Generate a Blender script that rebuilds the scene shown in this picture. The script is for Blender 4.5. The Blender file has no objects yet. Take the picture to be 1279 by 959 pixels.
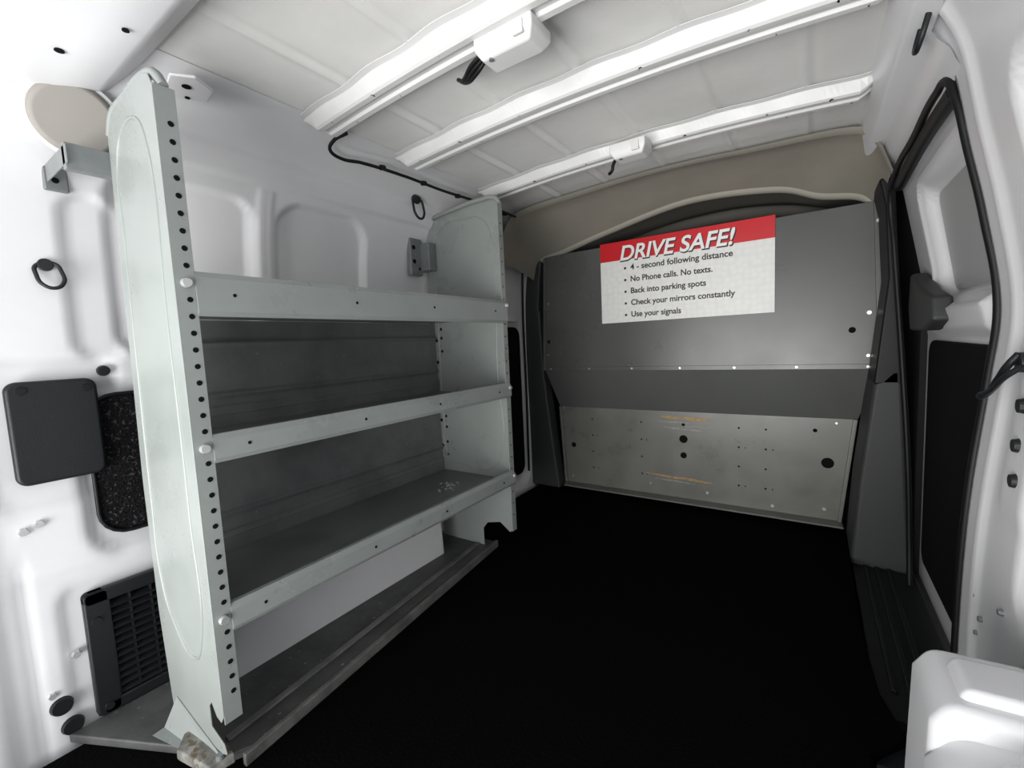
import bpy, bmesh, math, random
import numpy as np
from mathutils import Vector, Matrix

S = bpy.context.scene
COL = S.collection
S.view_settings.view_transform = 'Standard'
S.view_settings.look = 'None'

# ------------------------------------------------------------------ materials
def mat(name, col, rough=0.5, metal=0.0, spec=0.5, var=0.0, vscale=6.0, bump=0.0, bscale=80.0, speck=None, col2=None, rvar=0.0):
    m = bpy.data.materials.new(name); m.use_nodes = True
    nt = m.node_tree; b = nt.nodes['Principled BSDF']
    b.inputs['Base Color'].default_value = (*col, 1)
    b.inputs['Roughness'].default_value = rough
    b.inputs['Metallic'].default_value = metal
    b.inputs['Specular IOR Level'].default_value = spec
    tc = nt.nodes.new('ShaderNodeTexCoord')
    if var > 0:
        n = nt.nodes.new('ShaderNodeTexNoise'); n.inputs['Scale'].default_value = vscale
        n.inputs['Detail'].default_value = 6; n.inputs['Roughness'].default_value = 0.65
        r = nt.nodes.new('ShaderNodeValToRGB')
        c2 = col2 if col2 else tuple(c * (1 - var) for c in col)
        r.color_ramp.elements[0].position = 0.35; r.color_ramp.elements[0].color = (*c2, 1)
        r.color_ramp.elements[1].position = 0.62; r.color_ramp.elements[1].color = (*col, 1)
        nt.links.new(tc.outputs['Object'], n.inputs['Vector'])
        nt.links.new(n.outputs['Fac'], r.inputs['Fac'])
        out = r.outputs['Color']
        if rvar > 0:
            mr = nt.nodes.new('ShaderNodeMapRange'); mr.inputs['From Min'].default_value = .35; mr.inputs['From Max'].default_value = .65
            mr.inputs['To Min'].default_value = rough-rvar; mr.inputs['To Max'].default_value = rough+rvar
            nt.links.new(n.outputs['Fac'], mr.inputs['Value']); nt.links.new(mr.outputs['Result'], b.inputs['Roughness'])
        if speck:
            n2 = nt.nodes.new('ShaderNodeTexNoise'); n2.inputs['Scale'].default_value = speck[1]
            n2.inputs['Detail'].default_value = 3
            r2 = nt.nodes.new('ShaderNodeValToRGB')
            r2.color_ramp.elements[0].position = speck[2]; r2.color_ramp.elements[0].color = (0, 0, 0, 1)
            r2.color_ramp.elements[1].position = speck[2] + 0.04; r2.color_ramp.elements[1].color = (1, 1, 1, 1)
            mx = nt.nodes.new('ShaderNodeMixRGB'); mx.inputs['Color2'].default_value = (*speck[0], 1)
            nt.links.new(tc.outputs['Object'], n2.inputs['Vector'])
            nt.links.new(n2.outputs['Fac'], r2.inputs['Fac'])
            nt.links.new(r2.outputs['Color'], mx.inputs['Fac'])
            nt.links.new(out, mx.inputs['Color1']); out = mx.outputs['Color']
        nt.links.new(out, b.inputs['Base Color'])
    if bump > 0:
        n3 = nt.nodes.new('ShaderNodeTexNoise'); n3.inputs['Scale'].default_value = bscale
        bp = nt.nodes.new('ShaderNodeBump'); bp.inputs['Strength'].default_value = bump
        bp.inputs['Distance'].default_value = 0.01
        nt.links.new(tc.outputs['Object'], n3.inputs['Vector'])
        nt.links.new(n3.outputs['Fac'], bp.inputs['Height']); nt.links.new(bp.outputs['Normal'], b.inputs['Normal'])
    return m

WHITE = mat('white_body_paint', (.72, .72, .735), .32, var=.05, vscale=3)
ROOFW = mat('roof_inner_skin_paint', (.73, .725, .71), .5, var=.10, vscale=3, bump=.06, bscale=14)
RIBW = mat('roof_rib_paint', (.64, .64, .635), .40, var=.06, vscale=8)
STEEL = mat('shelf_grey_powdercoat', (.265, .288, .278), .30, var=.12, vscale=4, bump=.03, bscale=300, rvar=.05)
STEEL_SHADE = mat('shelf_grey_powdercoat_shaded', (.165, .175, .175), .38, var=.28, vscale=7, speck=((.34, .34, .32), 70, .72), rvar=.08)  # shelf grey darkened: shade inside the bays put into the colour
PART = mat('partition_grey_paint', (.100, .104, .098), .30, var=.08, vscale=2, rvar=.04)
PARTB = mat('partition_band_grey_paint', (.098, .102, .098), .34, var=.12, vscale=3)
PART_LIT = mat('partition_grey_paint_lit', (.165, .165, .152), .33, var=.16, vscale=5, rvar=.07)  # lighter copy of the partition paint; reflected light put into the colour
RUST = mat('worn_bare_metal', (.46, .31, .13), .6, var=.45, vscale=60)
SCUFF = mat('scuffed_paint', (.33, .33, .30), .5, var=.5, vscale=60)
MATB = mat('black_rubber_mat', (.0012, .0012, .0013), .9, spec=.05, bump=.25, bscale=120)
BLK = mat('black_plastic', (.009, .010, .012), .42, spec=.35, bump=.12, bscale=400)
BLKF = mat('black_door_card', (.005, .005, .006), .8, spec=.12, bump=.3, bscale=300)
SEAL = mat('black_rubber_seal', (.005, .005, .006), .5, spec=.3)
TRIMG = mat('grey_pillar_plastic', (.034, .036, .036), .6, bump=.1, bscale=300)
CARPET = mat('speckled_carpet', (.012, .012, .013), .95, spec=.08, var=.6, vscale=120, bump=.6, bscale=200, speck=((.05, .05, .055), 130, .60))
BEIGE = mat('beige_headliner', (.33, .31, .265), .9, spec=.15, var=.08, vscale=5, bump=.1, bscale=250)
BEIGE_LIT = mat('beige_headliner_highlight', (.37, .35, .30), .85, spec=.15)  # headliner beige lightened; rim highlight put into the colour
BEIGE_SHADE = mat('beige_headliner_shaded', (.11, .105, .093), .9, spec=.1)  # headliner beige darkened; shade towards the cab put into the colour
SPK = mat('speaker_cloth', (.28, .265, .245), .85, spec=.2)
GALV = mat('galvanised_steel', (.22, .235, .235), .4, metal=.3, var=.15, vscale=20)
BOLT = mat('zinc_bolt', (.62, .63, .63), .3, metal=.6)
HOLE = mat('dark_hole', (.008, .008, .008), .9, spec=.05)
DIRTY = mat('dirty_metal_floor', (.085, .087, .085), .5, var=.5, vscale=9, speck=((.24, .24, .22), 60, .69))
DIRTE = mat('dirty_metal_edge', (.16, .16, .155), .45, var=.5, vscale=14)
DIRTW = mat('dirty_white_paint', (.26, .255, .23), .6, var=.7, vscale=24, speck=((.10, .08, .05), 30, .58))
SIGNW = mat('sign_white', (.80, .80, .785), .4)
SIGNR = mat('sign_red', (.60, .012, .02), .35)
SIGNK = mat('sign_black_ink', (.02, .015, .015), .5)
TITLE = mat('sign_title_white', (.88, .88, .88), .4)
GLASSW = mat('window_blank_panel', (.40, .41, .41), .35)
CAB = mat('cab_shade_black', (.01, .01, .01), .9)  # near-black, paints in the darkness of the cab
nt = SIGNW.node_tree; b = nt.nodes['Principled BSDF']
tc = nt.nodes.new('ShaderNodeTexCoord'); vo = nt.nodes.new('ShaderNodeTexVoronoi')
vo.inputs['Scale'].default_value = 34; vo.inputs['Randomness'].default_value = .5
rr = nt.nodes.new('ShaderNodeValToRGB'); rr.color_ramp.elements[0].position = .1; rr.color_ramp.elements[0].color = (.82, .82, .81, 1)
rr.color_ramp.elements[1].position = .75; rr.color_ramp.elements[1].color = (.74, .74, .72, 1)
nt.links.new(tc.outputs['Object'], vo.inputs['Vector']); nt.links.new(vo.outputs['Distance'], rr.inputs['Fac']); nt.links.new(rr.outputs['Color'], b.inputs['Base Color'])

# ------------------------------------------------------------------ helpers
def empty(name, loc=(0, 0, 0)):
    e = bpy.data.objects.new(name, None); e.location = (0, 0, 0); e.empty_display_size = .1
    COL.objects.link(e); return e

def finish(ob, m, parent=None, smooth=False, bevel=0, seg=2, auto=True):
    if m is not None and len(ob.data.materials) == 0: ob.data.materials.append(m)
    if smooth:
        for p in ob.data.polygons: p.use_smooth = True
    if bevel > 0:
        bv = ob.modifiers.new('bevel', 'BEVEL'); bv.width = bevel; bv.segments = seg; bv.limit_method = 'ANGLE'; bv.angle_limit = .6
        bv.harden_normals = False
        for p in ob.data.polygons: p.use_smooth = True
        wn = ob.modifiers.new('wn', 'WEIGHTED_NORMAL'); wn.keep_sharp = False
    if parent: ob.parent = parent
    return ob

def mesh(name, vs, fs, m, parent=None, smooth=False, bevel=0, seg=2, solid=0):
    me = bpy.data.meshes.new(name); me.from_pydata([tuple(v) for v in vs], [], fs); me.update()
    bm = bmesh.new(); bm.from_mesh(me); bmesh.ops.recalc_face_normals(bm, faces=bm.faces); bm.to_mesh(me); bm.free()
    ob = bpy.data.objects.new(name, me); COL.objects.link(ob)
    if solid:
        so = ob.modifiers.new('solid', 'SOLIDIFY'); so.thickness = solid; so.offset = 0
    return finish(ob, m, parent, smooth, bevel, seg)

def box(name, lo, hi, m, parent=None, bevel=0, seg=2):
    x0, y0, z0 = lo; x1, y1, z1 = hi
    vs = [(x0,y0,z0),(x1,y0,z0),(x1,y1,z0),(x0,y1,z0),(x0,y0,z1),(x1,y0,z1),(x1,y1,z1),(x0,y1,z1)]
    fs = [(0,3,2,1),(4,5,6,7),(0,1,5,4),(1,2,6,5),(2,3,7,6),(3,0,4,7)]
    return mesh(name, vs, fs, m, parent, bevel=bevel, seg=seg)

def prism(name, pts, axis, d0, d1, m, parent=None, bevel=0, seg=2):
    def mk(p, d):
        return {'x': (d, p[0], p[1]), 'y': (p[0], d, p[1]), 'z': (p[0], p[1], d)}[axis]
    n = len(pts)
    vs = [mk(p, d0) for p in pts] + [mk(p, d1) for p in pts]
    fs = [tuple(range(n)), tuple(range(2*n-1, n-1, -1))] + [(i, (i+1) % n, n+(i+1) % n, n+i) for i in range(n)]
    return mesh(name, vs, fs, m, parent, bevel=bevel, seg=seg)

def rrect(a0, a1, b0, b1, r, n=6):
    out = []
    for cx, cy, s in ((a1-r, b1-r, 0), (a0+r, b1-r, 90), (a0+r, b0+r, 180), (a1-r, b0+r, 270)):
        for i in range(n+1):
            t = math.radians(s + 90*i/n); out.append((cx+r*math.cos(t), cy+r*math.sin(t)))
    return out

def cyl(name, c, axis, r, h, m, parent=None, n=20, r2=None, bevel=0):
    c = Vector(c); a = Vector(axis).normalized(); q = a.to_track_quat('Z', 'Y')
    r2 = r if r2 is None else r2
    vs = []
    for k, (rad, hh) in enumerate(((r, -h/2), (r2, h/2))):
        for i in range(n):
            t = 2*math.pi*i/n; vs.append(c + q @ Vector((rad*math.cos(t), rad*math.sin(t), hh)))
    fs = [tuple(range(n-1, -1, -1)), tuple(range(n, 2*n))] + [(i, (i+1) % n, n+(i+1) % n, n+i) for i in range(n)]
    return mesh(name, vs, fs, m, parent, bevel=bevel)

def multi_disc(name, centres, axis, r, h, m, parent=None, n=12):
    a = Vector(axis).normalized(); q = a.to_track_quat('Z', 'Y'); vs = []; fs = []
    for c in centres:
        rr_ = r
        if len(c) == 4: rr_ = c[3]; c = c[:3]
        c = Vector(c); o = len(vs)
        for hh, k in ((-h/2, 1.0), (h/2, .85)):
            for i in range(n):
                t = 2*math.pi*i/n; vs.append(c + q @ Vector((rr_*k*math.cos(t), rr_*k*math.sin(t), hh)))
        fs += [tuple(o+i for i in range(n-1, -1, -1)), tuple(o+n+i for i in range(n))]
        fs += [(o+i, o+(i+1) % n, o+n+(i+1) % n, o+n+i) for i in range(n)]
    return mesh(name, vs, fs, m, parent)

def tube(name, pts, r, m, parent=None, cyclic=False, smooth=True, res=3):
    cu = bpy.data.curves.new(name, 'CURVE'); cu.dimensions = '3D'; cu.bevel_depth = r; cu.bevel_resolution = res
    cu.use_fill_caps = True
    if smooth:
        sp = cu.splines.new('BEZIER'); sp.bezier_points.add(len(pts)-1)
        for i, p in enumerate(pts):
            bp = sp.bezier_points[i]; bp.co = p; bp.handle_left_type = bp.handle_right_type = 'AUTO'
    else:
        sp = cu.splines.new('POLY'); sp.points.add(len(pts)-1)
        for i, p in enumerate(pts): sp.points[i].co = (*p, 1)
    sp.use_cyclic_u = cyclic
    cu.materials.append(m)
    ob = bpy.data.objects.new(name, cu); COL.objects.link(ob)
    dg = bpy.context.evaluated_depsgraph_get()
    me = bpy.data.meshes.new_from_object(ob.evaluated_get(dg)); bpy.data.objects.remove(ob)
    ob = bpy.data.objects.new(name, me); COL.objects.link(ob)
    for p in me.polygons: p.use_smooth = True
    if not me.materials: me.materials.append(m)
    if parent: ob.parent = parent
    return ob

def catmull(pts, n):
    P = [np.array(p, float) for p in pts]; P = [2*P[0]-P[1]] + P + [2*P[-1]-P[-2]]
    out = []
    for i in range(1, len(P)-2):
        for k in range(n):
            t = k/n
            out.append(.5*((2*P[i]) + (P[i+1]-P[i-1])*t + (2*P[i-1]-5*P[i]+4*P[i+1]-P[i+2])*t*t + (3*P[i]-P[i-1]-3*P[i+1]+P[i+2])*t**3))
    out.append(P[-2]); return out

def grid(name, G, m, parent=None, smooth=True):
    nu, nv = len(G), len(G[0])
    vs = [tuple(p) for row in G for p in row]
    fs = [(i*nv+j, i*nv+j+1, (i+1)*nv+j+1, (i+1)*nv+j) for i in range(nu-1) for j in range(nv-1)]
    return mesh(name, vs, fs, m, parent, smooth=smooth)

def ss(a, b, x):
    t = min(1, max(0, (x-a)/(b-a))); return t*t*(3-2*t)

def sdrr(y, z, cy, cz, hy, hz, r):
    qy = abs(y-cy)-hy+r; qz = abs(z-cz)-hz+r
    return math.hypot(max(qy, 0), max(qz, 0)) + min(max(qy, qz), 0) - r

# ------------------------------------------------------------------ camera
cam = bpy.data.cameras.new('camera'); cam.sensor_width = 36; cam.lens = 36*553/1279; cam.clip_start = .02
co = bpy.data.objects.new('camera', cam); COL.objects.link(co); S.camera = co
R = Matrix(((.8290, -.0121, .5591), (.5573, .1013, -.8241), (-.0467, .9948, .0907)))
co.matrix_world = Matrix.Translation((0, 0, .92)) @ R.to_4x4()

# ------------------------------------------------------------------ floor
box('floor', (-1.60, -.35, -.10), (.42, 3.2, -.05), DIRTY)
fm = prism('floor_mat', [(-1.46, -.30), (.12, -.30), (.12, .3), (.12, 1.15), (.19, 1.24), (.155, 1.36), (.14, 1.6), (.14, 2.30), (.16, 2.46), (-1.46, 2.46)], 'z', -.049, 0.0, MATB, bevel=.006)

# ------------------------------------------------------------------ left wall (pressed body side)
prof = catmull([(-1.50, -.05), (-1.50, .4), (-1.505, .8), (-1.50, 1.1), (-1.485, 1.28), (-1.45, 1.42), (-1.38, 1.53), (-1.28, 1.585), (-1.20, 1.60)], 24)
ys = np.arange(-.35, 2.50, .0125)
def wl_disp(y, z):
    d = 0
    d += .022*ss(.006, -.008, sdrr(y, z, .575, 1.17, .175, .235, .06))
    d += .022*ss(.006, -.008, sdrr(y, z, 1.005, 1.17, .175, .255, .09))
    for yy in (.775, .80): d -= .007*math.exp(-((y-yy)/.008)**2)*ss(1.0, 1.05, z)*ss(1.46, 1.42, z)
    d += .02*ss(.010, -.015, sdrr(y, z, .42, .65, .13, .22, .07))       # carpet pocket
    d += .014*ss(.012, -.012, sdrr(y, z, .26, .76, .12, .17, .04))      # cover pocket
    d += .012*ss(.012, -.012, sdrr(y, z, .34, .17, .12, .20, .03))
    d += .03*ss(.02, -.02, sdrr(y, z, 1.98, .74, .40, .70, .10))        # sliding door opening
    d -= .022*ss(.14, .09, y)*ss(1.55, 1.3, z)                          # D pillar
    d += .010*math.exp(-((y-.165)/.006)**2)*ss(.5, .42, z)
    d -= .012*ss(1.445, 1.46, z)*ss(1.53, 1.50, z)
    d -= .008*math.exp(-((z-.43)/.02)**2)*ss(.05, .1, y)*ss(.5, .4, y)
    d += .012*ss(.010, -.010, sdrr(y, z, .36, 1.13, .05, .20, .05))
    return d
G = []
for y in ys:
    row = []
    for i, p in enumerate(prof):
        row.append((p[0]-wl_disp(y, p[1]), y, p[1]))
    G.append(row)
WL = grid('wall_left', G, WHITE)
prism('wheel_housing', [(.49, 0.0), (.49, .26), (.54, .30), (1.26, .30), (1.36, .24), (1.37, 0.0)], 'x', -1.495, -1.32, WHITE, WL, bevel=.02, seg=3)

# ------------------------------------------------------------------ ceiling skin
xs = np.linspace(-1.22, .18, 160); yr = np.arange(-.35, 2.5, .02)
def crown(x): return .03*(1-((x+.52)/.7)**2)
G = []
for y in yr:
    row = []
    for x in xs:
        z = 1.60 + crown(x)
        for xx in (-1.02, -.78, -.52, -.26, -.02):
            z -= .006*(math.exp(-((x-xx)/.008)**2) - .8*math.exp(-((x-xx-.018)/.010)**2))
        row.append((x, y, z))
    G.append(row)
grid('ceiling', G, ROOFW)
# roof ribs (hat section)
def rib(y0, w, x0=-1.235, x1=.15, drop=.035, name='roof_rib'):
    secs = [(-w/2-.022, 0.003), (-w/2-.004, .006), (-w/2+.008, drop-.004), (-w/2+.014, drop), (-.014, drop), (-.009, drop-.007), (.009, drop-.007), (.014, drop),
            (w/2-.014, drop), (w/2-.008, drop-.004), (w/2+.004, .006), (w/2+.022, .003)]
    G = []
    n = 90
    for i in range(n+1):
        x = x0 + (x1-x0)*i/n
        k = ss(0, .05, min(x-x0, x1-x))*.85+.15
        wob = .004*math.sin((x+.3)*28)
        row = []
        for dy, dz in secs:
            fl = wob if abs(dy) > w/2 else 0
            row.append((x, y0+dy+(fl if dy > 0 else -fl), 1.60+crown(x)-dz*k))
        G.append(row)
    ob = grid(name, G, RIBW, smooth=False)
    so = ob.modifiers.new('s', 'SOLIDIFY'); so.thickness = .002
    bv = ob.modifiers.new('b', 'BEVEL'); bv.width = .002; bv.segments = 2; bv.limit_method = 'ANGLE'
    hs = []
    for k, xx in enumerate((-1.13, -.95, -.72, -.36, -.12, .04)):
        hs.append((xx, y0-.025, 1.60+crown(xx)-drop-.0008, .006 if k % 2 else .004))
        hs.append((xx+.05, y0+.024, 1.60+crown(xx+.05)-drop-.0008, .004))
    multi_disc('punched_holes', hs, (0, 0, 1), .005, .002, HOLE, ob)
    return ob
rib(.845, .085, drop=.042); rib(1.19, .082, drop=.042); rib(1.66, .078, drop=.04)
# rear header over tailgate
hd = empty('trim_1')
prism('rear_header', [(-.35, 1.62), (-.35, 1.52), (.30, 1.52), (.38, 1.535), (.435, 1.59), (.435, 1.62)], 'x', -1.40, .20, WHITE, hd, bevel=.012, seg=3)
prism('rear_header_corner', [(-1.50, 1.62), (-1.50, 1.52), (-1.42, 1.53), (-1.25, 1.515), (-1.05, 1.525), (-1.05, 1.62)], 'y', -.3, .16, WHITE, hd, bevel=.015, seg=3)
multi_disc('header_holes', [(-1.20, .28, 1.5185, .008), (-1.05, .34, 1.525, .006), (-.85, .26, 1.5185, .006)], (0, 0, 1), .006, .003, HOLE, hd)

# ------------------------------------------------------------------ right side
pr = [(.287, -.05), (.287, .17), (.29, .39), (.2985, .573), (.318, .80), (.327, .955), (.30, 1.14), (.27, 1.29), (.24, 1.445), (.20, 1.54), (.16, 1.60)]
prr = catmull(pr, 12)
G = []
for y in np.arange(-.35, 1.352, .0125):
    row = []
    for p in prr:
        x, z = p
        d = .018*ss(.01, -.012, sdrr(y, z, .92, 1.14, .18, .20, .06)) + .014*ss(.01, -.012, sdrr(y, z, .96, .58, .10, .14, .03))
        d -= .010*math.exp(-((y-1.25)/.018)**2)
        d -= .006*ss(1.02, 1.06, y)*ss(1.2, 1.16, y)*ss(.55, .6, z)*ss(.9, .85, z)
        row.append((x+d, y, z))
    G.append(row)
row = [(x+.10, 1.352, z) for x, y, z in G[-1]]; G.append(row)
WR = grid('wall_right', G, WHITE)
rr_ = empty('trim_2')
G = []
for y in np.arange(1.30, 2.52, .02):
    row = []
    for p in catmull([(.245, 1.43), (.235, 1.45), (.225, 1.475), (.205, 1.50), (.19, 1.53), (.165, 1.565), (.14, 1.60)], 6):
        row.append((p[0], y, p[1]))
    G.append(row)
grid('roof_side_rail', G, WHITE, rr_)
prism('roof_side_box', [(.125, 1.61), (.135, 1.57), (.155, 1.535), (.20, 1.52), (.21, 1.61)], 'y', .5, 2.2, WHITE, rr_, bevel=.008)
multi_disc('pillar_plugs', [(.306, 1.13, .77, .014), (.301, 1.125, .70, .013), (.296, 1.11, .64, .013)], (-1, 0, 0), .012, .010, BLK, WR, n=18)
multi_disc('pillar_screws', [(.288, 1.24, .36, .006), (.287, 1.20, .33, .006), (.287, 1.22, .29, .005), (.288, 1.10, .40, .006)], (-1, 0, 0), .006, .01, GALV, WR)

# sliding door
sd = empty('sliding_door')
tube('door_seal', [(.288, 1.36, -.03), (.287, 1.36, .17), (.29, 1.36, .39), (.2985, 1.36, .573), (.318, 1.36, .80), (.327, 1.36, .955), (.30, 1.36, 1.14), (.27, 1.36, 1.29), (.248, 1.362, 1.40),
      (.238, 1.38, 1.440), (.233, 1.45, 1.448), (.230, 1.7, 1.44), (.228, 2.04, 1.425), (.228, 2.12, 1.385), (.245, 2.14, 1.20), (.279, 2.13, .74), (.300, 2.12, .4), (.31, 2.11, .12), (.31, 2.08, -.03)], .009, SEAL, sd)
tube('door_gap_dark_strip', [(.252, 1.38, 1.418), (.250, 1.7, 1.425), (.248, 2.1, 1.405)], .018, SEAL, sd)  # dark strip added for the shaded gap between rail and door
def door_x(z):
    return float(np.interp(z, [-.05, .3, .88, .95, 1.1, 1.45, 1.5], [.36, .36, .36, .35, .335, .27, .26]))
G = []
for y in np.arange(1.20, 2.24, .01):
    row = []
    for z in np.arange(-.05, 1.50, .0125):
        d = .035*ss(.012, -.012, sdrr(y, z, 1.70, 1.17, .26, .17, .05))
        d -= .012*ss(.008, -.008, abs(sdrr(y, z, 1.70, 1.17, .30, .205, .07))-.012)
        d -= .03*ss(.03, -.02, sdrr(y, z, 1.75, .93, .33, .035, .03))
        row.append((door_x(z)+d, y, z))
    G.append(row)
grid('door_inner_skin', G, WHITE, sd)
bw = prism('blank_window', rrect(1.46, 1.94, 1.02, 1.32, .04), 'x', 0, .004, GLASSW, sd)
for v in bw.data.vertices: v.co.x += door_x(v.co.z)+.028
prism('door_card', rrect(1.30, 2.07, .08, .865, .05), 'x', .335, .356, BLKF, sd, bevel=.006)
prism('card_edge', rrect(1.285, 2.085, .065, .88, .055), 'x', .348, .358, WHITE, sd, bevel=.004)
prism('latch_cover', [(1.74, .93), (1.76, 1.00), (1.90, 1.03), (2.10, 1.10), (2.12, .98), (2.08, .90), (1.86, .90)], 'x', .285, .335, TRIMG, sd, bevel=.012, seg=3)

# side step / sill
st = empty('door_sill')
prism('sill_plate', [(.125, 1.15), (.30, 1.18), (.34, 1.36), (.34, 2.36), (.145, 2.40), (.145, 1.5)], 'z', -.06, -.030, BLK, st, bevel=.008)
for i, xx in enumerate((.19, .225, .26)):
    prism('sill_ridge_%d' % (i+1), [(xx-.007, 1.42), (xx+.007, 1.42), (xx+.007, 2.25), (xx-.007, 2.25)], 'z', -.032, -.022, BLK, st, bevel=.003)
multi_disc('sill_hole', [(.19, 1.30, -.0285, .02)], (0, 0, 1), .02, .003, HOLE, st, n=20)

# right wheel arch / corner step
wa = empty('wheel_arch')
prism('arch_top', [(.135, -.048), (.145, .36), (.165, .395), (.283, .40), (.283, -.048)], 'y', .79, .945, WHITE, wa, bevel=.018, seg=4)
prism('arch_body', [(.125, -.048), (.140, .31), (.17, .355), (.283, .37), (.283, -.048)], 'y', .30, .81, WHITE, wa, bevel=.022, seg=4)
prism('arch_rib', [(.19, .34), (.20, .385), (.283, .395), (.283, .34)], 'y', .62, .74, WHITE, wa, bevel=.012, seg=3)
prism('arch_step', [(.175, .385), (.185, .412), (.283, .417), (.283, .385)], 'y', .815, .90, WHITE, wa, bevel=.010, seg=3)

# B pillars
bp = empty('pillar_trim')
prism('lower_trim', [(.14, -.04), (.16, .30), (.20, .70), (.25, .76), (.285, .76), (.31, .3), (.33, -.04)], 'y', 2.17, 2.46, TRIMG, bp, bevel=.02, seg=3)
prism('upper_trim', [(.20, .70), (.235, 1.10), (.220, 1.36), (.20, 1.46), (.245, 1.46), (.265, 1.1), (.295, .70)], 'y', 2.17, 2.46, SEAL, bp, bevel=.008, seg=3)
bp2 = empty('pillar_trim')
prism('lower_trim', [(-1.52, 0.0), (-1.30, 0.0), (-1.34, .3), (-1.385, .72), (-1.40, 1.12), (-1.52, 1.12)], 'y', 2.40, 2.49, TRIMG, bp2, bevel=.012, seg=3)
prism('upper_trim', [(-1.52, 1.10), (-1.41, 1.10), (-1.39, 1.30), (-1.37, 1.44), (-1.48, 1.44)], 'y', 2.40, 2.49, TRIMG, bp2, bevel=.012, seg=3)

# left sliding door card
sl = empty('sliding_door')
prism('door_card', rrect(1.66, 2.33, .10, 1.02, .06), 'x', -1.528, -1.505, BLKF, sl, bevel=.006)
prism('door_upper', rrect(1.66, 2.33, 1.05, 1.40, .05), 'x', -1.515, -1.50, WHITE, sl, bevel=.006)
tube('card_seal', [(-1.50, 2.36, .1), (-1.50, 2.37, .6), (-1.50, 2.37, 1.1), (-1.485, 2.36, 1.35)], .007, SEAL, sl)

# ------------------------------------------------------------------ headliner over cab
A = catmull([(-1.40, 1.98, 1.36), (-1.33, 1.95, 1.50), (-1.22, 1.93, 1.575), (-.9, 1.93, 1.60), (-.52, 1.93, 1.612), (-.2, 1.93, 1.60), (.10, 1.93, 1.585), (.17, 1.95, 1.54), (.22, 2.0, 1.44)], 10)
Bc = catmull([(-1.43, 2.40, 1.30), (-1.38, 2.40, 1.42), (-1.20, 2.38, 1.455), (-.94, 2.36, 1.51), (-.52, 2.34, 1.58), (-.15, 2.36, 1.56), (.02, 2.38, 1.50), (.16, 2.40, 1.47), (.23, 2.42, 1.40)], 10)
def off(c, y, z): return [p + np.array((0, y, z)) for p in c]
Ec = [np.array((p[0], 2.95, p[2]-.02)) for p in Bc]
mids = []
for t in (0, .06, .12, .3, .5, .7, .88, .95, 1):
    e = .016*math.sin(math.pi*t) - (.010 if t == .06 else 0)
    mids.append([a*(1-t)+b_*t + np.array((0, 0, e)) for a, b_ in zip(A, Bc)])
hl = empty('headliner')
grid('headliner_rear', mids, BEIGE, hl)
grid('headliner_rim', [Bc, off(Bc, .006, -.010), off(Bc, .018, -.017), off(Bc, .034, -.019), off(Bc, .05, -.014), off(Bc, .06, -.004), off(Bc, .09, .010)], BEIGE_LIT, hl)
grid('headliner_front', [off(Bc, .09, .010), Ec], BEIGE_SHADE, hl)
tube('headliner_inner_roll', [(-1.25, 2.60, 1.40), (-.95, 2.60, 1.45), (-.52, 2.60, 1.515), (-.15, 2.60, 1.50), (.1, 2.60, 1.43)], .035, BEIGE_SHADE, hl)
wf = empty('cab_dark_fill')  # dark boxes added to shut out the sky and blacken the cab
box('cab_end_fill', (-1.6, 2.96, -.05), (.42, 3.0, 1.7), CAB, wf)
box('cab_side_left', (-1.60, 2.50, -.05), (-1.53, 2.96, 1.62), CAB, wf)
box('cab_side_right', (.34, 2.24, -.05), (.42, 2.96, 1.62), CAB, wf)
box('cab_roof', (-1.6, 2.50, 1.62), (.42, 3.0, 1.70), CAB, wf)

# ------------------------------------------------------------------ partition
pa = empty('cargo_partition')
prism('upper_panel', [(-1.385, .745), (.262, .745), (.235, 1.425), (.20, 1.432), (-1.33, 1.432), (-1.352, 1.425)], 'y', 2.400, 2.404, PART, pa, bevel=.001)
mesh('sloped_shade_band', [(-1.375, 2.405, .75), (.245, 2.405, .75), (.176, 2.475, .51), (-1.315, 2.475, .51)], [(0, 1, 2, 3)], PARTB, pa, solid=.003)  # tilted to face down; shape added to make the shaded band dark
prism('lower_panel', [(-1.315, .512), (.176, .512), (.125, .03), (-1.29, .03)], 'y', 2.474, 2.478, PART_LIT, pa, bevel=.001)
prism('bottom_flange', [(-1.30, 2.476), (.13, 2.476), (.13, 2.40), (-1.27, 2.40)], 'z', .022, .030, PART_LIT, pa, bevel=.001)
prism('side_flange_right', [(.262, .745), (.235, 1.425), (.205, 1.425), (.232, .745)], 'y', 2.385, 2.3995, PART, pa, bevel=.002)
prism('side_flange_left', [(-1.385, .745), (-1.352, 1.425), (-1.338, 1.425), (-1.371, .745)], 'y', 2.392, 2.3995, PART, pa, bevel=.002)
prism('lower_side_flange_left', [(-1.315, .512), (-1.29, .03), (-1.275, .03), (-1.300, .512)], 'y', 2.455, 2.4735, PART_LIT, pa, bevel=.002)
prism('lower_side_flange_right', [(.176, .512), (.125, .03), (.110, .03), (.160, .512)], 'y', 2.455, 2.4735, PART_LIT, pa, bevel=.002)
box('seam_strip', (-1.38, 2.396, .742), (.255, 2.400, .764), PART, pa, bevel=.001)
bolts = []
for i in range(7): bolts.append((-1.33+i*1.53/6, 2.395, .753, .006))
bolts += [(.20, 2.395, .98, .010), (-1.345, 2.395, .84, .006), (.22, 2.383, 1.35, .008), (.20, 2.395, .80, .008), (-1.33, 2.395, 1.15, .005)]
bolts += [(-1.24, 2.47, .07, .006), (.06, 2.47, .08, .009), (-.45, 2.47, .08, .008), (-.15, 2.47, .06, .009), (-.75, 2.47, .09, .006), (.10, 2.47, .49, .006)]
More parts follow.
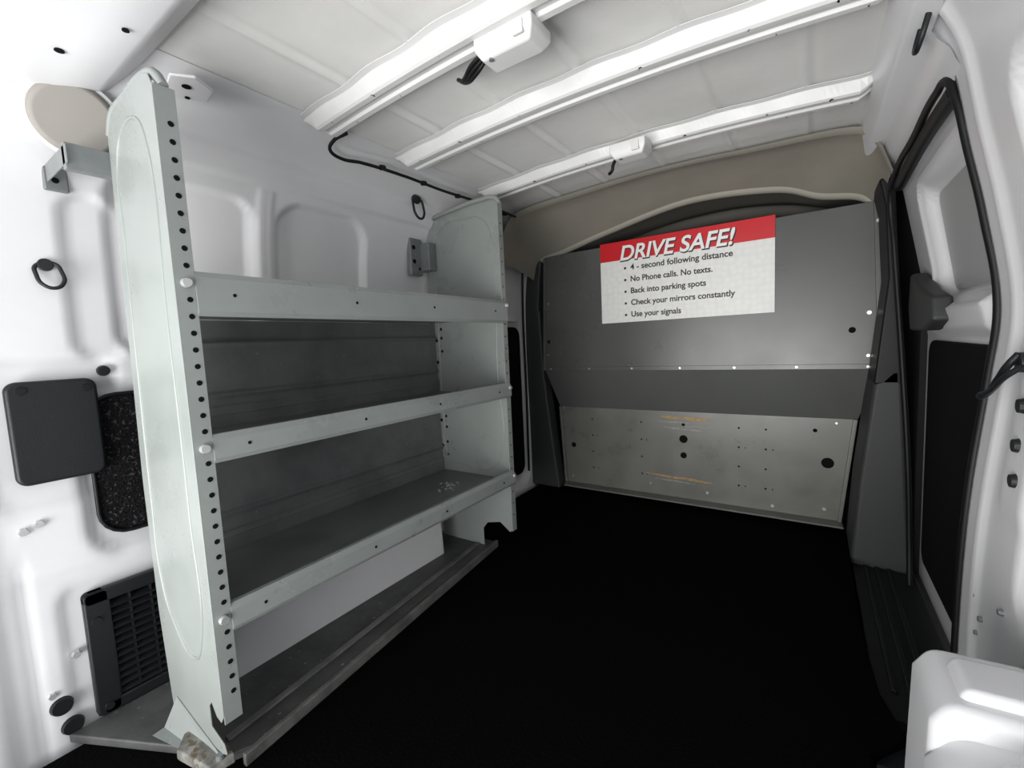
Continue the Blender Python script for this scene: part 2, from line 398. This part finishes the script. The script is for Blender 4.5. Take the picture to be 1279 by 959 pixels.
multi_disc('bolts', bolts, (0, -1, 0), .01, .008, BOLT, pa, n=14)
holes = []
for xx in (-1.10, -.80, -.30, -.18):
    for zz in (.44, .34, .24, .14):
        holes.append((xx, 2.473, zz, .0048))
        if zz in (.34, .14): holes.append((xx+.03, 2.473, zz, .0032))
holes += [(-.57, 2.473, .36, .022), (-.57, 2.473, .27, .017), (.07, 2.473, .30, .025), (-1.23, 2.473, .27, .016), (-.57, 2.473, .44, .009), (.02, 2.473, .45, .009)]
multi_disc('holes', holes, (0, -1, 0), .01, .002, HOLE, pa, n=16)
holes2 = [(.145, 2.399, .91, .013), (-1.34, 2.399, .92, .010)]
multi_disc('upper_holes', holes2, (0, -1, 0), .01, .002, HOLE, pa, n=16)
def smear(name, cx, cz, w_, h_, seed, m=RUST, tilt=0, y=2.4728):
    rnd = random.Random(seed); n = 36; top = []; bot = []
    a = rnd.random()*6; b_ = rnd.random()*6
    for i in range(n+1):
        t = i/n; x = cx+(t-.5)*w_
        env = math.sin(math.pi*t)**.5 if 0 < t < 1 else 0
        u = env*(.60+.25*math.sin(9*t+a)+.15*rnd.random()); l = env*(.50+.25*math.sin(13*t+b_)+.25*rnd.random())
        top.append((x, cz+h_*.5*u+tilt*(x-cx)+.0004)); bot.append((x, cz-h_*.5*l+tilt*(x-cx)-.0004))
    return prism(name, top+bot[::-1], 'y', y, y+.001, m, pa)
smear('scrape_1', -.56, .474, .27, .026, 1, tilt=-.03); smear('scrape_2', -.60, .140, .36, .018, 3, tilt=-.04); smear('scrape_3', -.56, .415, .24, .014, 5, SCUFF, -.05)
smear('scrape_4', -.50, .432, .16, .010, 6, SCUFF, .03); smear('scrape_5', -.62, .450, .20, .010, 9, SCUFF, -.02); smear('scrape_6', -.62, .120, .22, .009, 12, SCUFF, -.04)
smear('scrape_7', -.50, .84, .04, .004, 21, SCUFF, .3, 2.3985); smear('scrape_8', -.44, .90, .05, .004, 22, SCUFF, .5, 2.3985); smear('scrape_9', -.56, .87, .03, .003, 23, SCUFF, -.4, 2.3985)

# ------------------------------------------------------------------ sign
sg = empty('safety_sign')
box('sign_board', (-.985, 2.392, 1.008), (-.142, 2.3995, 1.445), SIGNW, sg)
box('red_banner', (-.985, 2.3905, 1.345), (-.142, 2.392, 1.445), SIGNR, sg)
def text(name, body, x0, z0, width, size, m, y, shear=0, parent=None, ext=.0006, off=0):
    cu = bpy.data.curves.new(name, 'FONT'); cu.body = body; cu.size = size; cu.extrude = ext; cu.shear = shear; cu.offset = off
    cu.materials.append(m)
    ob = bpy.data.objects.new(name, cu); COL.objects.link(ob)
    bpy.context.view_layer.update()
    dg = bpy.context.evaluated_depsgraph_get()
    me = bpy.data.meshes.new_from_object(ob.evaluated_get(dg)); bpy.data.objects.remove(ob)
    xsx = [v.co.x for v in me.vertices]; k = width/(max(xsx)-min(xsx)); mn = min(xsx)
    for v in me.vertices:
        x, yy, zz = v.co; v.co = (x0+(x-mn)*k, y-zz, z0+yy)
    ob = bpy.data.objects.new(name, me); COL.objects.link(ob)
    if not me.materials: me.materials.append(m)
    ob.parent = parent
    return ob
text('title_outline', 'DRIVE SAFE!', -.871, 1.338, .572, .108, SIGNK, 2.3895, .22, sg, off=.0038)  # dark printed outline behind the title letters
text('title', 'DRIVE SAFE!', -.870, 1.343, .565, .108, TITLE, 2.3885, .22, sg, off=.0022)
lines = [('4 - second following distance', .50), ('No Phone calls. No texts.', .41), ('Back into parking spots', .38), ('Check your mirrors constantly', .51), ('Use your signals', .26)]
bl = []
for i, (t, w_) in enumerate(lines):
    z = 1.288-i*.063
    text('line_%d' % (i+1), t, -.815, z, w_, .042, SIGNK, 2.3912, 0, sg, off=.0009)
    bl.append((-.845, 2.3912, z+.011, .007))
multi_disc('bullets', bl, (0, -1, 0), .007, .002, SIGNK, sg)

# ------------------------------------------------------------------ shelving unit
sh = empty('shelving_unit')
YN, YF = .365, 1.51
near = [(-1.03, .155), (-1.03, 1.435), (-1.045, 1.460), (-1.08, 1.472), (-1.20, 1.466), (-1.27, 1.452), (-1.295, 1.42), (-1.307, 1.197), (-1.326, .924), (-1.346, .631), (-1.347, .30),
        (-1.325, .05), (-1.06, .055), (-1.035, .065), (-1.045, .085), (-1.10, .10), (-1.10, .15), (-1.085, .165), (-1.065, .14), (-1.045, .135)]
prism('end_panel_rear', near, 'y', YN-.0015, YN+.0015, STEEL, sh, bevel=.001)
far = [(-1.035, .13), (-1.035, 1.48), (-1.055, 1.502), (-1.136, 1.512), (-1.30, 1.502), (-1.44, 1.487), (-1.462, 1.46), (-1.465, 1.19), (-1.465, .36), (-1.46, .002), (-1.215, .002), (-1.215, .10), (-1.19, .13), (-1.12, .145), (-1.07, .11)]
prism('end_panel_front', far, 'y', YF-.0015, YF+.0015, STEEL, sh, bevel=.001)
box('flange_rear', (-1.033, YN, .135), (-1.030, YN+.036, 1.44), STEEL, sh, bevel=.001)
box('flange_front', (-1.038, YF-.030, .13), (-1.035, YF, 1.48), STEEL, sh, bevel=.001)
tube('flange_lip_top_rear', [(-1.032, YN+.018, 1.44), (-1.045, YN+.012, 1.463), (-1.08, YN+.01, 1.474), (-1.20, YN+.008, 1.468), (-1.27, YN+.006, 1.455), (-1.297, YN+.006, 1.42)], .010, STEEL, sh)
tube('flange_lip_top_front', [(-1.037, YF-.012, 1.475), (-1.055, YF-.012, 1.502), (-1.136, YF-.012, 1.512), (-1.30, YF-.010, 1.502), (-1.44, YF-.008, 1.487)], .009, STEEL, sh)
tube('back_lip_rear', [(-1.297, YN+.006, 1.42), (-1.307, YN+.006, 1.197), (-1.326, YN+.006, .924), (-1.346, YN+.006, .631), (-1.347, YN+.006, .30), (-1.328, YN+.006, .08)], .006, STEEL, sh)
tube('pressing_rear', [(-1.09, YN, 1.36), (-1.13, YN, 1.405), (-1.20, YN, 1.405), (-1.25, YN, 1.36), (-1.265, YN, 1.2), (-1.285, YN, .9), (-1.30, YN, .6), (-1.295, YN, .38), (-1.25, YN, .30), (-1.15, YN, .245), (-1.10, YN, .30), (-1.085, YN, .6), (-1.082, YN, 1.0)], .0045, STEEL, sh, cyclic=True)
tube('pressing_front', [(-1.10, YF, 1.38), (-1.14, YF, 1.44), (-1.22, YF, 1.455), (-1.36, YF, 1.44), (-1.41, YF, 1.38), (-1.415, YF, 1.1), (-1.415, YF, .6), (-1.40, YF, .42), (-1.30, YF, .38), (-1.15, YF, .38), (-1.10, YF, .44), (-1.095, YF, .8)], .004, STEEL, sh, cyclic=True)
hs = [(-1.0294, YN+.023, z, .0056) for z in np.arange(.20, 1.40, .0335)]
hs += [(-1.0344, YF-.016, z, .0030) for z in np.arange(.20, 1.42, .05)]
multi_disc('flange_holes', hs, (1, 0, 0), .005, .0012, HOLE, sh, n=12)
hs = [(-1.40, YF-.003, z, .007) for z in (.42, .55, .60, .90, .96, 1.0, .48)] + [(-1.43, YF-.003, z, .008) for z in (.46, .58, .85, .95)]
multi_disc('panel_holes', hs, (0, -1, 0), .005, .0012, HOLE, sh, n=12)
def shelf(name, z, lip_lo, lip_hi, m_in):
    y0, y1 = YN+.034, YF-.006
    outer = [(-1.046, lip_lo), (-1.030, lip_lo), (-1.024, lip_lo+.010), (-1.026, lip_hi-.012), (-1.034, lip_hi), (-1.046, lip_hi), (-1.046, lip_hi-.004), (-1.036, lip_hi-.006), (-1.030, lip_hi-.014), (-1.028, lip_lo+.012), (-1.034, lip_lo+.004), (-1.046, lip_lo+.004)]
    prism(name+'_front_lip', outer, 'y', y0, y1, STEEL, sh)
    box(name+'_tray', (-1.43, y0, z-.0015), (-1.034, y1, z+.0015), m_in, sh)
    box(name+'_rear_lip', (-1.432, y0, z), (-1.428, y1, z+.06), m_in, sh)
    multi_disc(name+'_lip_holes', [(-1.0245, yy, (lip_lo+lip_hi)/2, .004) for yy in (.47, .78, 1.08, 1.42)], (1, 0, 0), .004, .002, HOLE, sh)
    multi_disc(name+'_lip_bolts', [(-1.024, YN+.018, lip_hi-.025, .010), (-1.024, YF-.014, lip_hi-.02, .008)], (1, 0, 0), .008, .010, BOLT, sh, n=16)
shelf('top_shelf', 1.03, 1.005, 1.095, STEEL_SHADE)
shelf('middle_shelf', .715, .700, .760, STEEL_SHADE)
shelf('bottom_shelf', .345, .330, .390, STEEL_SHADE)
def back(name, z0, z1):
    G = []
    for y in (YN+.036, YF-.004):
        row = []
        for z in np.arange(z0, z1+.0001, .004):
            d = 0
            t = (z-z0)/(z1-z0)
            for c in (.12, .30, .78): d += .009*math.exp(-((t-c)/.025)**2)
            row.append((-1.435+d, y, z))
        G.append(row)
    grid(name, G, STEEL_SHADE, sh)
back('back_panel_upper', .715, 1.03); back('back_panel_lower', .345, .715)
rnd = random.Random(4); vs = []; fs = []
for i in range(26):
    cx = -1.25+rnd.gauss(0, .035); cy = 1.33+rnd.gauss(0, .05); o = len(vs); r0 = rnd.uniform(.004, .014)
    for k in range(5):
        t = 2*math.pi*k/5; q = r0*rnd.uniform(.5, 1); vs.append((cx+q*math.cos(t), cy+q*math.sin(t), .3468))
    vs.append((cx, cy, .348+r0*.4)); fs += [(o+k, o+(k+1) % 5, o+5) for k in range(5)]
mesh('shelf_debris', vs, fs, STEEL, sh)
box('bracket_arm_rear', (-1.46, .290, 1.340), (-1.29, .293, 1.378), GALV, sh, bevel=.001)
box('bracket_plate_rear', (-1.485, .285, 1.325), (-1.465, .328, 1.398), GALV, sh, bevel=.004)
multi_disc('bracket_slots_rear', [(-1.464, .308, 1.378, .009), (-1.464, .305, 1.348, .007)], (1, 0, 0), .01, .002, HOLE, sh)
box('bracket_tab_rear', (-1.32, .290, 1.33), (-1.30, .37, 1.385), GALV, sh, bevel=.002)
box('bracket_plate_front', (-1.475, 1.40, 1.24), (-1.45, 1.47, 1.40), GALV, sh, bevel=.004)
box('bracket_arm_front', (-1.47, 1.46, 1.26), (-1.40, 1.505, 1.38), GALV, sh, bevel=.003)
multi_disc('bracket_slots_front', [(-1.449, 1.42, 1.36, .010), (-1.449, 1.42, 1.30, .010), (-1.449, 1.45, 1.27, .006)], (1, 0, 0), .01, .002, HOLE, sh)
prism('base_rail', [(-1.49, .20), (-1.08, .395), (-1.055, .44), (-1.13, .95), (-1.19, 1.47), (-1.19, 1.56), (-1.49, 1.56)], 'z', 0.0, .022, DIRTY, sh, bevel=.004)
prism('base_edge', [(-1.055, .40), (-1.040, .40), (-1.175, 1.56), (-1.19, 1.56)], 'z', 0.0, .030, DIRTE, sh, bevel=.003)
prism('base_edge_inner', [(-1.14, .40), (-1.12, .40), (-1.235, 1.50), (-1.255, 1.50)], 'z', .02, .028, DIRTE, sh, bevel=.003)
prism('foot_clamp', [(-1.21, .345), (-1.17, .315), (-1.06, .335), (-1.048, .385), (-1.19, .385)], 'z', .022, .048, DIRTW, sh, bevel=.005)
multi_disc('foot_bolt', [(-1.06, .36, .053, .009)], (0, 0, 1), .012, .010, GALV, sh)
mesh('foot_bracket', [(-1.30, .31, .024), (-1.06, .358, .024), (-1.06, .363, .05), (-1.29, .363, .09), (-1.30, .335, .026)], [(0, 1, 2, 3, 4)], STEEL, sh, solid=.003)

# ------------------------------------------------------------------ left-wall fittings
ac = empty('access_cover')
prism('cover_plate', rrect(.178, .335, .645, .885, .022), 'x', -1.505, -1.482, BLK, ac, bevel=.008, seg=3)
multi_disc('cover_screws', [(-1.481, .205, .865, .010), (-1.481, .315, .862, .010)], (1, 0, 0), .01, .004, SEAL, ac, n=16)
cp = empty('carpet_pad')
prism('pad', rrect(.315, .54, .475, .835, .06), 'x', -1.524, -1.510, CARPET, cp, bevel=.004)
tube('pad_rim', [(-1.508, a, b_) for a, b_ in rrect(.312, .543, .472, .838, .062, 5)], .005, SEAL, cp, cyclic=True, smooth=False)
vg = empty('vent_grille')
prism('vent_frame_top', rrect(.255, .48, .315, .35, .012), 'x', -1.505, -1.480, BLK, vg, bevel=.005)
prism('vent_frame_bottom', rrect(.265, .48, .024, .055, .012), 'x', -1.505, -1.480, BLK, vg, bevel=.005)
prism('vent_frame_side', rrect(.255, .305, .024, .35, .012), 'x', -1.505, -1.480, BLK, vg, bevel=.005)
box('vent_back', (-1.512, .27, .02), (-1.504, .48, .34), HOLE, vg)
for i in range(13):
    z = .070+i*.0195
    mesh('louvre_%d' % (i+1), [(-1.500, .30, z), (-1.500, .48, z), (-1.483, .48, z-.010), (-1.483, .30, z-.010)], [(0, 1, 2, 3)], BLK, vg, solid=.004)
for i, yy in enumerate((.345, .39, .435)):
    box('vent_mullion_%d' % (i+1), (-1.500, yy-.002, .045), (-1.486, yy+.002, .32), BLK, vg)
multi_disc('vent_studs', [(-1.479, .275, .275, .011), (-1.479, .278, .045, .011), (-1.479, .44, .33, .009)], (1, 0, 0), .01, .006, BLK, vg, n=16)
multi_disc('bolt_heads', [(-1.497, .178, .54, .010), (-1.499, .205, .55, .010), (-1.499, .235, .205, .010), (-1.499, .185, .13, .009), (-1.50, .21, 1.26, .005)], (1, 0, 0), .01, .012, BOLT, WL, n=6)
multi_disc('grommets', [(-1.495, .198, .095, .022), (-1.495, .212, .035, .022), (-1.5, .355, .90, .014), (-1.40, 1.31, 1.515, .008)], (1, 0, 0), .02, .010, BLK, WL, n=24)
prism('slot_opening', rrect(1.36, 1.46, 1.08, 1.22, .03), 'x', -1.505, -1.498, HOLE, WL)  # flat dark plate painting in the unlit inside of an open slot
sp = empty('speaker_cover')
ax = Vector((.86, -.22, -.42)).normalized(); c = Vector((-1.385, .335, 1.470))
cyl('speaker_disc', c, ax, .080, .02, SPK, sp, n=48, r2=.070, bevel=.006)
cyl('speaker_ring', c-ax*.012, ax, .086, .012, WHITE, sp, n=48, bevel=.003)

def dring(name, c, nrm, down, s=1.0, pm=BLK):
    e = empty(name); c = Vector(c); n = Vector(nrm).normalized(); d = Vector(down).normalized(); t = n.cross(d).normalized()
    cyl('mount', c+n*.008*s, n, .014*s, .02*s, pm, e, n=18, bevel=.002)
    pts = []
    for a, b_ in ((-.016, .0), (-.022, .022), (-.018, .045), (0, .056), (.018, .045), (.022, .022), (.016, .0)):
        pts.append(c+n*(.014+.25*b_)*s+t*a*s+d*b_*s)
    tube('ring', pts, .0042*s, pm, e, cyclic=True)
    return e
dring('tie_down_ring', (-1.503, .275, 1.155), (1, -.1, 0), (0, .2, -1), 1.0)
dring('tie_down_ring', (-1.365, 1.36, 1.535), (.8, 0, -.5), (-.1, .1, -1), 1.2)
dring('tie_down_ring', (.205, 1.27, 1.56), (-.9, 0, -.3), (0, .1, -1), 1.3)
lk = empty('door_catch')
cyl('catch_base', (.313, 1.15, .845), (-1, 0, 0), .018, .02, BLK, lk, bevel=.003)
tube('catch_hook', [(.305, 1.15, .86), (.295, 1.16, .84), (.290, 1.19, .81), (.285, 1.24, .775), (.28, 1.25, .77)], .006, BLK, lk)
tube('catch_hook_2', [(.305, 1.13, .84), (.29, 1.15, .82), (.285, 1.20, .79), (.28, 1.245, .775)], .005, BLK, lk)

rb = empty('roof_bracket')
prism('bracket_plate', [(-1.30, .48), (-1.20, .46), (-1.17, .50), (-1.20, .55), (-1.26, .56)], 'z', 1.555, 1.563, WHITE, rb, bevel=.003)
multi_disc('bracket_hole', [(-1.22, .50, 1.554, .010), (-1.27, .52, 1.554, .006)], (0, 0, 1), .01, .002, HOLE, rb)

# ------------------------------------------------------------------ roof lamps & wiring
def lamp(cx, cy, z, w_, d_, h):
    e = empty('cargo_lamp')
    x0, x1, y0, y1 = cx-w_/2, cx+w_/2, cy-d_/2, cy+d_/2
    i = .014
    vs = [(x0+i, y0+i, z-h), (x1-i, y0+i, z-h), (x1-i, y1-i, z-h), (x0+i, y1-i, z-h), (x0, y0, z-h*.55), (x1, y0, z-h*.55), (x1, y1, z-h*.55), (x0, y1, z-h*.55), (x0, y0, z), (x1, y0, z), (x1, y1, z), (x0, y1, z)]
    fs = [(0, 1, 2, 3), (0, 4, 5, 1), (1, 5, 6, 2), (2, 6, 7, 3), (3, 7, 4, 0), (4, 8, 9, 5), (5, 9, 10, 6), (6, 10, 11, 7), (7, 11, 8, 4), (8, 11, 10, 9)]
    mesh('housing', vs, fs, RIBW, e, bevel=.005, seg=3)
    box('clip', (x1-.045, y0-.004, z-h*.8), (x1-.02, y0+.004, z-h*.2), RIBW, e, bevel=.002)
    cyl('button', (x0+.035, y0+.02, z-h+.001), (0, 0, 1), .006, .006, GALV, e)
    return e
l1 = lamp(-.55, .872, 1.588, .15, .085, .045)
for k in range(3):
    tube('lead_%d' % (k+1), [(-.62, .86+.008*k, 1.572), (-.66, .87+.008*k, 1.568-.006*k), (-.72, .91+.006*k, 1.572), (-.76, .94, 1.60)], .005, SEAL, l1)
l2 = lamp(-.53, 1.585, 1.592, .125, .085, .050)
tube('lead_1', [(-.585, 1.605, 1.570), (-.60, 1.60, 1.545), (-.605, 1.60, 1.525), (-.62, 1.61, 1.52)], .006, SEAL, l2)
wh = empty('wiring_harness')
tube('main_cable', [(-1.17, .90, 1.575), (-1.23, .895, 1.568), (-1.27, .91, 1.555), (-1.275, .95, 1.545), (-1.26, 1.02, 1.548), (-1.25, 1.2, 1.552), (-1.25, 1.4, 1.552), (-1.24, 1.65, 1.556), (-1.235, 1.92, 1.55)], .0055, SEAL, wh)
multi_disc('cable_clips', [(-1.25, y, 1.553, .010) for y in (1.1, 1.3, 1.5, 1.7, 1.85)], (1, 0, -.3), .01, .02, SEAL, wh, n=8)

# ------------------------------------------------------------------ light: daylight through open tailgate
w = bpy.data.worlds.new('sky'); S.world = w; w.use_nodes = True
bg = w.node_tree.nodes['Background']; bg.inputs['Color'].default_value = (.95, .98, 1, 1); bg.inputs['Strength'].default_value = 1.25
def area(name, loc, tgt, sx, sy, e, col=(1, 1, 1)):
    l = bpy.data.lights.new(name, 'AREA'); l.shape = 'RECTANGLE'; l.size = sx; l.size_y = sy; l.energy = e; l.color = col
    o = bpy.data.objects.new(name, l); COL.objects.link(o); o.location = loc
    o.rotation_euler = (Vector(tgt)-Vector(loc)).to_track_quat('-Z', 'Y').to_euler(); return o
area('tailgate_daylight', (-.60, -1.7, .25), (-.60, 1.3, 1.5), 2.4, 1.6, 118, (1, .99, .97))
